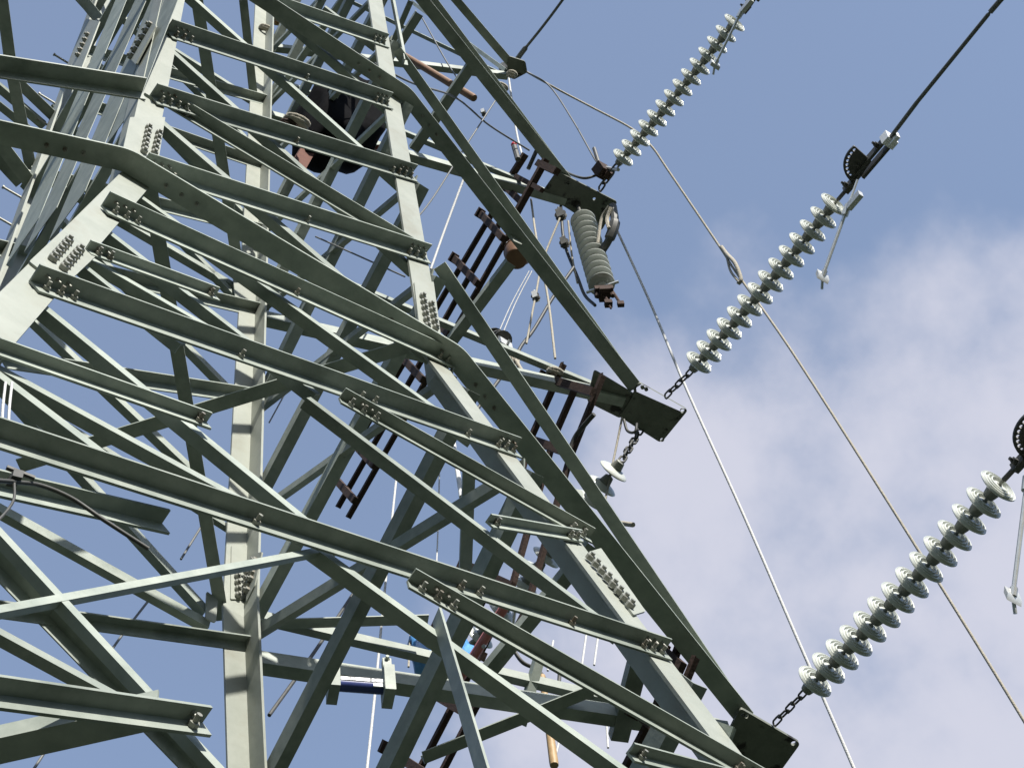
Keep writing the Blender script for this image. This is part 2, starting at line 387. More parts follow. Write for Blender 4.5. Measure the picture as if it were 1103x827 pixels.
# ---- left face seen edge-on: four long braces
for (a, b, w) in (((138, -36), (5, 285), .12), ((160, -34), (25, 272), .12), ((176, -33), (52, 258), .12), ((176, -2), (112, 158), .11)):
    n, _ = face_plane('L', False); member('diagonal_brace', on('L', *a, False), on('L', *b, False), -n, 'O', w*3.6, t=.004, b=w*.3)
for za, zd in ((1.2, 0), (2.4, 1.1), (4.4, 3.6), (5.8, 4.6), (7.4, 6.1), (9.0, 7.6)):
    n, _ = face_plane('L', False); member('diagonal_brace', leg('A', za), leg('D', zd), n, 'I', .08)
# ---- horizontals and plan bracing
def girder(pts, side_b, up_a, t=.012):
    """one angle bent round the tower corners: vertical flange against the legs, bottom flange standing outwards"""
    P = [Vector(p) for p in pts]; Q = [P[0]]
    for i in range(1, len(P)-1):
        a = P[i] + (P[i-1]-P[i]).normalized()*.035; c = P[i] + (P[i+1]-P[i]).normalized()*.035
        for k in range(6): f = k/5; Q.append(a*(1-f)**2 + P[i]*2*f*(1-f) + c*f*f)
    Q.append(P[-1]); bm = bmesh.new(); rows = []
    for i, p in enumerate(Q):
        d = (Q[min(i+1, len(Q)-1)] - Q[max(i-1, 0)]); d.z = 0; d.normalize()
        o = Vector((d.y, -d.x, 0))               # outwards: towards -y for a run along +x
        rows.append([bm.verts.new(p + o*(.004 + q[1]) + Vector((0, 0, q[0]))) for q in Lprof(up_a, side_b, t)])
    for r0, r1 in zip(rows, rows[1:]):
        for k in range(6): bm.faces.new((r0[k], r0[(k+1) % 6], r1[(k+1) % 6], r1[k]))
    bm.faces.new(rows[0]); bm.faces.new(rows[-1][::-1])
    for i in range(1, len(P)-1):                  # bolts up through the bottom flange by the corners
        for sgn, nb in ((-1, P[i-1]), (1, P[i+1])):
            d = (nb-P[i]).normalized()
            for k in range(3): bolt(bm, P[i] + d*(.22 + .09*k) + Vector((0, -.06, 0)), Vector((0, 0, -1)), .012, .008, 1)
    return link('crossarm_girder', bm, [STEEL, BOLT], TW)
TIP3 = Vector((3.93, 0, -.05)); TIP2 = Vector((3.94, 0, 4.12)); TIP1 = Vector((4.02, 0, 8.30)); TIP0 = aty(552, 74, -.2)
def girder_at(z, tip, b, a, dl=0.0):
    girder([Vector((-tip.x, -.06, tip.z + dl)), leg('A', z + dl*.1), leg('B', z), tip + Vector((0, .03, 0))], b, a)
girder_at(.02, TIP3, .125, .13, -.32); girder_at(4.12, TIP2, .115, .12); girder_at(8.15, TIP1, .115, .12); girder_at(9.9, TIP0, .09, .09)
for z in (4.1, 8.2, 12.9):
    for f, (i, k) in {'B': 'DC', 'R': 'BC', 'L': 'AD'}.items():
        if z == 4.1 and f != 'B': continue
        n, _ = face_plane(f, False); member('horizontal_brace', leg(i, z+.05), leg(k, z+.05), n*VIEWN[f], 'I', .08)
n, _ = face_plane('F', False); member('horizontal_brace', leg('A', 12.9), leg('B', 12.9), n, 'U', .12)
Zv = Vector((0, 0, 1))
def plan(p0, p1, a, b=.05):
    bm = bmesh.new(); ax = (p1-p0).normalized(); s = ax.cross(Zv).normalized()
    prism(bm, Lprof(a, b, .008), p0 - s*a/2, p1 - s*a/2, s, s.cross(ax) if s.cross(ax).z > 0 else -s.cross(ax))
    return link('plan_brace', bm, STEEL, TW)
plan(atz(160, 195, .05), atz(240, 668, .05), .075); plan(atz(206, -40, 4.2), atz(261, 318, 4.2), .085)
zq = on('F', 173, 775, True).z
plan(atz(174, 770, zq), atz(-60, 822, zq), .075)
plan(atz(20, 502, 0.0), atz(440, 373, 0.15), .085)
plan(atz(262, 0, 8.2), atz(274, 112, 8.2), .08)
# ---- the legs' lower braces, down to the ground (below the photograph)
for f, (i, k) in {'F': 'AB', 'B': 'DC', 'R': 'BC', 'L': 'AD'}.items():
    n, _ = face_plane(f, True)
    for z0, z1 in ((-3.2, -5.6), (-5.6, GROUND+.5)) if f != 'F' else ((-7.6, GROUND+.5),):
        member('lower_brace', leg(i, z0), leg(k, z1), n, 'O', .10); member('lower_brace', leg(k, z0), leg(i, z1), n, 'I', .10)
    if f != 'F': member('lower_brace', leg(i, -5.6), leg(k, -5.6), n, 'O', .10)
# ---- cross-arms
def chord(p0, p1, a, b, n, typ='U', name='crossarm_chord', t=.011, mt=None):
    return member(name, p0, p1, Vector(n), typ, a, t, b=b, mt=mt)
def arm(tip, cz, near_top, far_top, wn, wf, left=True):
    side = Vector((0, -1, 0))
    chord(leg('C', cz), tip + Vector((-.02, .05, 0)), .135*wf, .12*wf, side, 'I')
    if near_top is not None: chord(near_top, tip + Vector((-.05, -.0, .07)), .06*wn, .085*wn, side, 'U')
    if far_top is not None: chord(leg('C', far_top), tip + Vector((-.05, .09, .06)), .09*wf, .07*wf, side, 'I')
    if left:
        L = Vector((-tip.x, 0, tip.z))
        chord(leg('D', cz), L + Vector((0, .05, 0)), .12, .12, side, 'I')
        chord(on('F', 152, 101) if cz < 1 else leg('A', cz+1.1), L + Vector((0, -.09, .05)), .085, .10, side, 'O')
        chord(leg('D', cz+1.1), L + Vector((0, .09, .06)), .07, .08, side, 'I')
arm(TIP3, -.22, on('F', 466, 291), .12, 1.0, 1.0)
arm(TIP2, 3.9, on('F', 422, 58), 5.1, .95, .95)
arm(TIP1, 8.1, leg('B', 9.1), 9.15, .95, .95)
arm(TIP0, 10.0, None, 13.0, .8, .75, False)
def arm_brace(p0, p1, a, mt=None):
    bm = bmesh.new(); ax = (p1-p0).normalized(); s = ax.cross(Zv).normalized()
    v = s.cross(ax); v = v if v.z > 0 else -v
    prism(bm, Lprof(a, a*.8, .008), p0 - s*a/2 + v*.016, p1 - s*a/2 + v*.016, s, v)
    return link('crossarm_brace', bm, mt or STEEL, TW)
chord(aty(446, 0, .75), TIP0 + Vector((-.03, .03, .05)), .06, .06, Vector((0, -1, 0)), 'I')
# bottom-plane lacing
arm_brace(atz(513, 66, 8.22), atz(446, 163, 8.15), .10)
arm_brace(atz(452, 16, 8.2), atz(427, 55, 8.2), .08); arm_brace(atz(443, 2, 8.2), atz(423, 48, 8.15), .05)
arm_brace(atz(551, 285, 4.05), atz(484, 374, 3.95), .085)
arm_brace(atz(640, 590, 0.0), atz(527, 728, -.2), .085); arm_brace(atz(690, 715, -.1), atz(668, 800, -.2), .11)
arm_brace(leg('C', -.05), atz(462, 669, .12), .07); arm_brace(atz(457, 818, -.45), atz(640, 745, -.15), .09)
arm_brace(atz(506, 500, 1.2), atz(502, 615, 1.0), .08); arm_brace(atz(585, 705, .15), atz(564, 780, -.2), .06)
arm_brace(Vector((.97, -.97, 8.9)), Vector((1.02, -.99, 5.0)), .05)
# left arm lacing seen past the far left leg
arm_brace(atz(0, -12, 4.2), atz(12, 78, 4.2), .085); arm_brace(atz(12, 78, 4.2), atz(38, 208, 4.15), .085)
arm_brace(atz(-20, 52, 5.0), atz(62, 131, 5.0), .085); arm_brace(atz(-10, 108, 4.3), atz(30, 140, 4.4), .06)
arm_brace(atz(88, 0, 6.6), atz(106, 22, 6.9), .10); arm_brace(atz(-20, 130, 3.7), atz(38, 206, 3.7), .10)
# tip plates, lying flat under the arm ends
def tipplate(pix, z, holes, thick=.022):
    pts = [atz(x, y, z) for x, y in pix]; hs = [(atz(x, y, z), r) for x, y, r in holes]
    if (pts[1]-pts[0]).cross(pts[2]-pts[1]).z < 0: pts = pts[::-1]
    return flat_plate('crossarm_plate', pts, thick, hs, PLATE, TW)
tipplate([(688, 411), (741, 441), (711, 476), (667, 448), (678, 432)], TIP2.z-.035, [(692, 417, .016), (696, 419, .016), (735, 442, .018), (713, 473, .018), (684, 420, .012)])
tipplate([(640, 398), (690, 428), (668, 450), (632, 432)], TIP2.z-.012, [])
tipplate([(797, 761), (862, 799), (828, 846), (775, 812), (785, 786)], TIP3.z-.035, [(800, 768, .016), (804.5, 770, .016), (854.5, 799, .018)])
tipplate([(600, 184), (665, 217), (648, 248), (584, 207)], TIP1.z-.035, [(612, 197, .014), (640, 214, .016)])
tipplate([(547, 60), (566, 66), (568, 78), (553, 86), (546, 80)], TIP0.z-.03, [])
# gussets where chords meet
def gusset(f, pix, low=None, off=.03):
    n, _ = face_plane(f, bool(low)); n = n*VIEWN[f]; pts = [on(f, x, y, low) + n*off for x, y in pix]
    if (pts[1]-pts[0]).cross(pts[2]-pts[1]).dot(n) < 0: pts = pts[::-1]
    return flat_plate('gusset_plate', pts, .010, [], LEGM, TW, n, .015)
gusset('B', [(221, 638), (233, 647), (231, 672), (220, 668)], True, .012)
gusset('B', [(250, 300), (285, 300), (285, 330), (252, 322)], False, .012)
for pix, y in (([(620, 527), (627, 529), (634, 563), (625, 557)], -.62), ([(546, 232), (552, 239), (562, 264), (553, 260), (547, 249)], -.55)):
    flat_plate('gusset_plate', [aty(*q, y) for q in pix][::-1], .010, [], LEGM, TW, Vector((0, -1, 0)), .01)
# ---- splices: plates full of bolts on the legs
def splice(f, corners, low, rows, side=1):
    n, _ = face_plane(f, low); n = n*VIEWN[f]; off = n*.006 if f == 'F' else n*(LT*0+.02)
    pts = [on(f, x, y, low) + off for x, y in corners]
    if (pts[1]-pts[0]).cross(pts[2]-pts[1]).dot(n) < 0: pts = pts[::-1]
    pl = flat_plate('splice_plate', pts, .010, [], LEGM, TW, n, .012)
    for (xa, ya), (xb, yb), k in rows:
        for i in range(k):
            p = on(f, xa+(xb-xa)*i/max(1, k-1), ya+(yb-ya)*i/max(1, k-1), low) + off + n*.005
            c = BOLT0.copy(); COL.objects.link(c); c.parent = pl; c.matrix_local = frame(p, n)
bm = bmesh.new(); lathe(bm, [(0, -0.002), (.021, -0.002), (.021, .02), (.017, .024), (.011, .024), (.011, .036), (0, .036)], 6)
BOLT0 = link('bolt', bm, BOLT)
splice('F', [(139, 128), (177, 128), (169, 178), (128, 178)], False, [((158, 141), (153, 166), 6), ((169, 147), (164, 168), 5)])
splice('F', [(66, 250), (104, 276), (66, 312), (30, 284)], True, [((71, 264), (54, 283), 6), ((83, 274), (66, 293), 6)])
splice('F', [(445, 305), (466, 305), (474, 365), (452, 365)], False, [((453, 322), (458, 354), 6), ((462, 331), (467, 356), 5)])
splice('F', [(633, 596), (646, 592), (694, 660), (681, 664)], True, [((633, 604), (676, 655), 8)])
splice('B', [(247, 590), (268, 590), (268, 648), (246, 648)], False, [((252, 618), (253, 645), 5), ((262, 612), (262, 640), 5)])
splice('R', [(270, 600), (286, 596), (278, 632), (269, 650)], False, [((273, 613), (271, 638), 5), ((279, 606), (275, 626), 4)])
splice('L', [(110, 25), (95, 22), (72, 80), (86, 88)], False, [((98, 40), (88, 62), 5)])
splice('L', [(172, 30), (160, 26), (140, 62), (150, 72)], False, [((166, 30), (146, 64), 6)])
bpy.data.objects.remove(BOLT0)
# step bolts on the far left leg
for i in range(9):
    z = 2.6 + i*.47; p = leg('D', z) + Vector((.06, .0, 0))
    bm = bmesh.new(); tube(bm, [Vector((0, 0, 0)), Vector((-.20, 0, .0))], .009, 6); tube(bm, [Vector((-.205, 0, 0)), Vector((-.192, 0, 0))], .014, 6)
    o = link('step_bolt', bm, BOLT, TW); o.location = p + Vector((0, .012, 0))

# ------------------------------------------------------------------ insulator strings
def disc_mesh():
    bm = bmesh.new()
    lathe(bm, [(.040, -.030), (.07, -.026), (.105, -.014), (.124, -.003), (.1275, .003), (.124, .009), (.118, .006), (.113, .003), (.108, .015), (.103, .017), (.099, .005),
               (.090, .004), (.086, .019), (.080, .021), (.076, .006), (.067, .005), (.063, .022), (.057, .024), (.053, .007), (.043, .006), (.038, .012), (.018, .014)], 32, 0)
    lathe(bm, [(0, -.096), (.026, -.096), (.036, -.090), (.041, -.070), (.046, -.045), (.052, -.028), (.040, -.024)], 20, 1)
    lathe(bm, [(.0, .012), (.019, .012), (.016, .018), (.011, .022), (.011, .052), (0, .052)], 12, 1)
    return bm
DISC = link('insulator_disc', disc_mesh(), [CERAM, CAPM], None, True, .7)
def link_bm(l=.055, w=.022, r=.008):
    bm = bmesh.new(); pts = []
    for k in range(16):
        a = 2*PI*k/16; pts.append(Vector((w*math.cos(a), 0, w*math.sin(a) + (l-w)*(1 if math.sin(a) >= 0 else -1) * (1 if abs(math.sin(a)) > .01 else 0))))
    tube(bm, pts + [pts[0], pts[1]], r, 6, cap=False)
    return bm
LINK = link('chain_link', link_bm(), DARK, None, True, 1.2)
def string(name, c0, d0, d1, ndisc, nlink, label, group, c1=None):
    """c0 chain start, d0 first disc, d1 last disc"""
    t = thing(name, c0, label, 'insulator string', group); t0 = Vector(c0)
    ax = (d1-d0).normalized(); sp = (d1-d0).length/(ndisc-1); sc = sp/.146
    up = Vector((0, 0, 1))
    for i in range(ndisc):
        mw = frame(d0 + ax*sp*i - t0 + Vector((0, 0, -.03*math.sin(PI*i/(ndisc-1)))), ax + Vector((0, 0, random.uniform(-.012, .012)))) @ Matrix.Rotation(random.uniform(0, 6), 4, 'Z') @ Matrix.Scale(min(1.12, max(.95, sc)), 4)
        copy(DISC, t, mw)
    e = d0 - ax*.095*sc; ca = (e - t0)
    for i in range(nlink):
        p = ca*((i+.5)/nlink); s = ca.length/nlink/.092
        mw = frame(p, ca) @ Matrix.Rotation(PI/2*(i % 2)+.4, 4, 'Z') @ Matrix.Scale(s, 4)
        copy(LINK, t, mw)
    return t, ax, sp
def end_fitting(t, p, ax, horn=True):
    """socket eye, yoke and the dotted quadrant plate at the live end of a string"""
    t0 = t.location; up = Vector((0, 0, 1)); sd = ax.cross(up).normalized(); up = sd.cross(ax)
    q = p - t0
    bm = bmesh.new(); tube(bm, [q, q+ax*.10], .016, 8); box(bm, q+ax*.13, ax*.045, sd*.022, up*.03); box(bm, q+ax*.20, ax*.06, sd*.012, up*.022)
    bolt(bm, q+ax*.13+sd*.02, sd, .02, .03); bolt(bm, q+ax*.20+sd*.01, sd, .018, .03)
    link('socket_fitting', bm, DARK, t)
    return p + ax*.25
# string on the lowest arm
SX3 = 4.02
c0 = atz(834, 779, TIP3.z-.03); d0 = atx(877.5, 733.8, SX3); d1 = atx(1074.8, 523.6, SX3-.12)
s3, ax3, sp3 = string('insulator_string', c0, d0, d1, 14, 5, 'lowest and nearest of the pale porcelain disc strings, chained to the bottom crossarm plate', 'tension insulator strings on the right')
e3 = end_fitting(s3, d1 + ax3*.05, ax3)
c0 = atz(717, 427, TIP2.z-.03); d0 = atx(752.5, 390.5, 4.1); d1 = atx(898, 220.5, 3.99)
s2, ax2, sp2 = string('insulator_string', c0, d0, d1, 14, 5, 'middle porcelain disc string ending in a black dotted quarter plate', 'tension insulator strings on the right')
e2 = end_fitting(s2, d1 + ax2*.05, ax2)
c0 = atz(646, 204, TIP1.z-.03); d0 = atx(671, 170, 4.1); d1 = atx(791, 25, 4.04)
s1, ax1, sp1 = string('insulator_string', c0, d0, d1, 14, 4, 'topmost and farthest porcelain disc string, running off the top edge', 'tension insulator strings on the right')
e1 = end_fitting(s1, d1 + ax1*.05, ax1)
# far-side string of the middle arm (goes away behind the chords)
c0 = atz(690, 463, TIP2.z-.03); d0 = atx(661, 507, 3.92); d1 = atx(661, 507, 3.92) + Vector((-.05, .146*13, -.22))
rs, axr, spr = string('insulator_string', c0, d0, d1, 14, 7, 'white disc string chained under the middle plate, going away behind the steel chords', None)
bm = bmesh.new(); t0 = rs.location; q = d1 + axr*.06 - t0; tube(bm, [q, q + axr*.3], .02, 8); link('socket_fitting', bm, DARK, rs)

# quarter plate with a row of holes + dead-end conductor, one per string
def conductor(e, ax, pts_px, x, label, seg_r, quad=True, term=None, group='line conductors leaving the strings'):
    t = thing('overhead_conductor', e, label, 'power line', group); t0 = Vector(e)
    up = Vector((0, 0, 1)); sd = ax.cross(up).normalized(); up = sd.cross(ax)
    if quad:
        lat = sd if sd.x < 0 else -sd; c = ax*.12; pts = [c + ax*.02]       # lies flat, bulging towards the tower
        for k in range(13):
            a = PI*.62*k/12 + PI*.42; pts.append(c + (ax*math.cos(a) + lat*math.sin(a))*.195)
        hs = [(c + (ax*math.cos(PI*.42+PI*.62*(k+.6)/10) + lat*math.sin(PI*.42+PI*.62*(k+.6)/10))*.168, .0115) for k in range(10)]
        z = up
        if (pts[1]-pts[0]).cross(pts[5]-pts[1]).dot(z) < 0: pts = pts[::-1]
        flat_plate('quadrant_plate', pts, .016, hs, DARK, t, z, .008)
        bm = bmesh.new()
        box(bm, ax*.16 - sd*.03, ax*.16, sd*.012, up*.03); box(bm, ax*.16 + sd*.03, ax*.16, sd*.012, up*.03)
        bolt(bm, ax*.06+sd*.04, sd, .02, .03); bolt(bm, ax*.26+sd*.04, sd, .02, .03)
        link('clevis_strap', bm, DARK, t)
        bm = bmesh.new(); box(bm, ax*.34 - up*.0, ax*.035, sd*.05, up*.05); box(bm, ax*.375 - up*.05, ax*.05, sd*.015, up*.035)
        link('terminal_pad', bm, WHITEP, t)
    P = [ax*.30] + [atx(*q) - t0 for q in pts_px]
    P.append(P[-1] + (P[-1]-P[-2]).normalized()*45 - Vector((0, 0, 1.5))); seg_r = list(seg_r) + [seg_r[-1]]     # the span goes on
    pts = []; rr = []
    for i, (p, r) in enumerate(zip(P, seg_r)):
        if i: pts.append(p.lerp(P[i-1], .02)); rr.append(seg_r[i-1])
        pts.append(p); rr.append(r)
    bm = bmesh.new(); tube(bm, pts, rr, 10); link('conductor_wire', bm, WIRE, t, True, .8)
    if term:
        a, b = [atx(*q, x) - t0 for q in term]; bm = bmesh.new(); ax_ = (b-a).normalized()
        tube(bm, [a, b], .013, 8); tube(bm, [a - ax_*.04, a + ax_*.05], .026, 8); tube(bm, [b - ax_*.05, b], .022, 8)
        box(bm, b, ax_*.02, sd*.05, up*.03); tube(bm, [b, b + ax_*.09 - sd*.03], .011, 6); box(bm, a + ax*.09, ax*.07, sd*.02, up*.03); tube(bm, [a, a - ax_*.26 ], .01, 6)
        link('arcing_horn', bm, GALV, t, True, .7)
    return t
w_end = lambda p, ax, L: p + ax*L
conductor(e2, ax2, [(988, 110, 3.82), (1066, 14, 3.73), (1066.5, 13.4, 3.73), (1250, -200, 3.5)], 3.88, 'dark conductor running from the middle string to the top right corner', [.016, .015, .009, .019, .011], True, [(912, 226), (886, 298)])
conductor(e3, ax3, [(1180, 400, 3.72), (1260, 310, 3.62)], 3.83, 'dotted quarter plate and conductor at the right edge beyond the lowest string', [.022, .021, .013], True, [(1106, 520), (1091, 642)])
conductor(e1, ax1, [(860, -60, 3.8), (920, -140, 3.7)], 3.9, 'conductor beyond the topmost string at the upper frame edge', [.022, .021, .013], True, [(798, 14), (770, 70)])
bpy.data.objects.remove(LINK)

# ------------------------------------------------------------------ hanging insulator under the top plate
top = atx(628, 238, 4.12); bot = atx(648, 306, 4.12)
t = thing('hanging_insulator', top, 'grey-green ribbed porcelain insulator hanging under the top crossarm plate', 'insulator')
ax = (bot-top); L = ax.length; ax.normalize(); nd = 12
bm = bmesh.new(); prof = [(0, -.03), (.05, -.03)]
for i in range(nd):
    z = L*i/(nd-1); prof += [(.062, z-.02), (.120, z-.006), (.128, z+.004), (.124, z+.012), (.07, z+.006)]
prof += [(.05, L+.02), (0, L+.02)]
mw = frame(Vector(), ax); lathe(bm, prof, 32, 0, mw); link('insulator_body', bm, GREENC, t, True, .7)
bm = bmesh.new(); lathe(bm, [(0, L+.0), (.045, L+.0), (.045, L+.05), (.02, L+.07), (.02, L+.12), (0, L+.12)], 12, 0, mw)
sdx = (R[0] - ax*R[0].dot(ax)).normalized(); sdy = ax.cross(sdx); E_ = ax*(L+.06); tube(bm, [E_ - sdx*.15 - sdy*.05, E_ + sdx*.15 + sdy*.05], .016, 8)
link('arcing_bar', bm, GALV, t, True, .7)
bm = bmesh.new(); Q = ax*(L+.15)
box(bm, Q, sdx*.085, sdy*.05, ax*.03); box(bm, Q + ax*.05, sdx*.05, sdy*.07, ax*.03)
for k in (-1, 0, 1): tube(bm, [Q + sdx*.07*k + ax*.02, Q + sdx*.07*k + ax*.10], .022, 8)
tube(bm, [Q + sdx*.08, Q + sdx*.12 + ax*.26], .014, 6); tube(bm, [Q, Q + sdx*.01 + ax*.26], .012, 6)
box(bm, Q + sdx*.12 + ax*.26, sdx*.03, sdy*.02, ax*.03); box(bm, Q + sdx*.01 + ax*.24, sdx*.035, sdy*.03, ax*.03); tube(bm, [Q + sdx*.01 + ax*.26, Q + sdx*.02 + ax*.34], .01, 6)
link('suspension_clamp', bm, RUST, t)
bm = bmesh.new(); tube(bm, [Vector((0, 0, TIP1.z-.05-top.z)), ax*-.02], .018, 8); link('hanger_rod', bm, DARK, t)

# ------------------------------------------------------------------ rusty hook ladders hanging from the arms
def ladder(rails, x, rungs, label, hook=True):
    """rails: list of pixel polylines; rungs: list of (rail points pairs)"""
    P = [[atx(px, py, x + dx) for px, py in pl] for pl, dx in rails]
    t = thing('hook_ladder', P[0][0], label, 'ladder', 'rusty working ladders hung from the crossarms'); t0 = P[0][0]
    for pl in P:
        bm = bmesh.new()
        for a, b in zip(pl, pl[1:]):
            ax = (b-a).normalized(); s = ax.cross(Vector((1, 0, 0))).normalized(); q = s.cross(ax)
            prism(bm, Lprof(.06, .045, .007), a-t0, b-t0, q, s)
        link('rail', bm, RUST, t)
    for f in rungs:
        a = P[0][0].lerp(P[0][-1], f); b = P[-1][0].lerp(P[-1][-1], f); e = (b-a)*.14
        bm = bmesh.new(); ax = (P[0][-1]-P[0][0]).normalized(); s = (b-a).normalized(); nrm = ax.cross(s).normalized()
        box(bm, (a+b)/2 - t0 + nrm*.04, (b-a)*.5 + e, ax*.035, nrm*.022); box(bm, a-e-t0 + nrm*.045, s*.022, ax*.05, nrm*.04)
        link('rung', bm, RUST, t)
    return t
ladder([([(527, 229), (349, 530)], 0), ([(536, 238), (361, 545)], 0), ([(546, 250), (372, 556)], 0)], 3.45, [.02, .18, .36, .52, .68, .82, .94],
       'long rusty brown ladder slanting down from the upper crossarm behind the tower leg')
ladder([([(604, 390), (568, 471), (527, 625), (415, 835)], 0), ([(618, 412), (594, 467), (545, 640), (436, 850)], 0), ([(646, 402), (611, 489), (563, 655), (455, 862)], 0)], 3.4, [.05, .2, .52, .68, .8, .95],
       'long rusty brown ladder hung from the middle crossarm plate')
ladder([([(728, 690), (700, 765), (655, 850)], 0), ([(745, 705), (716, 775), (672, 862)], 0)], 3.3, [.1, .5, .9], 'short rusty ladder ends below the lowest crossarm')
# hook head of the upper ladder
t = thing('ladder_hook', atx(566, 168, 3.5), 'rusty twin hooks with crossbars clamped on the upper crossarm end', 'hook'); t0 = t.location.copy()
for (a, b, w) in (((566, 166), (541, 205), .05), ((588, 172), (556, 230), .05), ((543, 200), (562, 218), .045), ((556, 190), (584, 205), .035), ((580, 176), (600, 185), .05)):
    pa, pb = atx(*a, 3.5), atx(*b, 3.5); bm = bmesh.new(); ax = (pb-pa).normalized(); s = ax.cross(Vector((1, 0, 0))).normalized()
    box(bm, (pa+pb)/2-t0, (pb-pa)/2, s*w*.7, Vector((w*.6, 0, 0))); link('hook_bar', bm, RUST, t)
bm = bmesh.new(); tube(bm, [atx(579, 160, 3.5)-t0, atx(569, 182, 3.5)-t0], .022, 8); lathe(bm, [(0, -.03), (.03, -.03), (.03, .02), (0, .02)], 10, 0, Matrix.Translation(atx(579, 160, 3.5)-t0)); link('locking_pin', bm, DARK, t, True)
t2 = thing('red_tipped_pin', atx(557, 168, 3.45), 'black pin with a red knob beside the ladder hooks', 'pin'); q0 = t2.location.copy()
bm = bmesh.new(); tube(bm, [atx(554, 158, 3.45)-q0, atx(558, 172, 3.45)-q0], .03, 8); link('pin_body', bm, DARK, t2, True)
bm = bmesh.new(); bmesh.ops.create_icosphere(bm, subdivisions=2, radius=.032, matrix=Matrix.Translation(atx(553.5, 156, 3.45)-q0)); link('red_knob', bm, mat('red_plastic', (.45, .03, .05), (.5, .05, .06), .4), t2, True)
# curved hook tail beside the middle ladder
rope('curved_hook', [atx(640, 446, 3.4), atx(632, 455, 3.4), atx(620, 470, 3.4), atx(612, 490, 3.4)], .02, DARK, 'dark curved hook arm sticking out beside the middle ladder', 'hook')

# ------------------------------------------------------------------ ropes and wires
rope('hand_rope', [TIP0 + Vector((.05, -.05, 0)), atx(600, 96, 4.3), atx(640, 117, 4.7), atx(681, 139, 5.0), atx(702, 158, 5.15), atx(720, 184, 5.3), atx(776, 267, 5.7), atx(792, 292, 5.75), atx(850, 374, 5.95), atx(950, 530, 6.3), atx(1103, 776, 6.8), atx(1300, 1110, 7.4)], .0125, ROPE,
     'long tan rope from the top arm tip running down to the lower right edge', 'rope', n=6)
bm = bmesh.new(); P = [atx(777, 266, 5.7), atx(783, 274, 5.72), atx(792, 284, 5.72), atx(798, 300, 5.75), atx(795, 306, 5.75)]; p0 = P[0].copy()
tube(bm, [p-p0 for p in curve_pts(P)], .022, 7); tube(bm, [p-p0 for p in curve_pts([atx(783, 278, 5.72), atx(787, 292, 5.73), atx(796, 304, 5.74)])], .013, 6)
o = link('rope_knot', bm, ROPE, None, True, 1.2); o.location = p0; tag(o, 'thick knot tied on the long tan rope beside the middle string', 'knot')
rope('hand_rope', [atx(660, 238, 4.3), atx(700, 325, 4.5), atx(740, 420, 4.65), atx(800, 552, 4.85), atx(860, 690, 5.0), atx(922, 832, 5.2), atx(1010, 1040, 5.4)], .0125, WROPE, 'white rope hanging from the top crossarm plate to the bottom edge', 'rope', n=6)
WX = {'x': 3.7}
rope('earth_wire', [atx(557, 64, 3.5), atx(566, 52, 3.5), atx(586, 27, 3.5), atx(612, -8, 3.5), atx(700, -130, 3.5)], [.03]*11 + [.016]*30, WIRE, 'dark wire leaving the top arm tip towards the top edge', 'wire', n=10)
rope('thin_wire', [TIP0 + Vector((.1, -.05, 0)), atx(591, 92, 3.95), atx(617, 130, 4.0), atx(641, 172, 4.05), atx(650, 182, 4.1)], .009, WIRE, 'thin wire slanting from the top arm tip to the clamp at the topmost string', 'wire')
rope('thin_wire', [atx(455, 20, 2.5), atx(480, 65, 2.7), atx(495, 88, 2.8)], .008, WIRE, 'thin dark wire inside the top arm', 'wire')
rope('thin_wire', [atx(380, 55, .9), atx(440, 88, 1.6), atx(490, 105, 2.4), atx(527, 135, 3.0), atx(570, 162, 3.6)], .010, WIRE, 'slack dark wire sagging under the top arm towards the ladder hooks', 'wire')
rope('thin_wire', [atx(536, 105, 3.0), atx(500, 160, 2.7), atx(460, 222, 2.2), atx(420, 262, 1.6)], .008, WIRE, 'thin wire slanting down from the top arm behind the right leg', 'wire')
rope('thin_wire', [atx(340, 255, .8), atx(436, 298, 1.2)], .006, WIRE, 'thin wire crossing behind the braces left of the right leg', 'wire')
rope('white_line', [atx(505, 178, 2.4), atx(480, 245, 2.3), atx(464, 290, 2.2)], 0.0101, WROPE, 'short white rope beside the right leg above the waist', 'rope')
rope('white_line', [aty(428, 505, 2.0), aty(420, 580, 2.0), aty(412, 660, 2.0), aty(404, 745, 2.0), aty(394, 840, 2.0)], 0.0101, WROPE, 'white twisted rope hanging straight through the far chord of the lowest arm', 'rope')
rope('white_line', [aty(474, 480, 2.6), aty(472, 560, 2.6), aty(470, 614, 2.6)], 0.0072, WROPE, 'thin pale rope hanging left of the white rod', 'rope')
rope('white_rod', [atx(487, 466, 3.0), atx(491, 495, 3.0), atx(497, 535, 3.0)], .02, WHITEP, 'short white rod hanging behind the lower leg joint', 'rod')
rope('white_line', [atx(548, 84, 3.6), atx(556, 140, 3.6), atx(563, 170, 3.55)], 0.0115, WROPE, 'white rope from the top arm tip down to the ladder hooks', 'rope')
rope('white_line', [atx(572, 215, 3.6), atx(578, 258, 3.5), atx(590, 320, 3.45), atx(598, 386, 3.4)], 0.0108, ROPE, 'pale rope running down between the upper and middle crossarms', 'rope')
rope('white_line', [atx(603, 235, 3.8), atx(585, 280, 3.7), atx(577, 318, 3.6), atx(567, 370, 3.5)], 0.0101, ROPE, 'pale rope through a small pulley above the middle arm', 'rope')
rope('white_line', [atx(573, 292, 3.4), atx(556, 325, 3.3), atx(542, 358, 3.2)], 0.0050, WROPE, 'double thin line above the lifting hoist', 'rope')
rope('white_line', [atx(570, 292, 3.4), atx(552, 325, 3.3), atx(538, 356, 3.2)], 0.0050, WROPE, 'second thin line above the lifting hoist', 'rope')
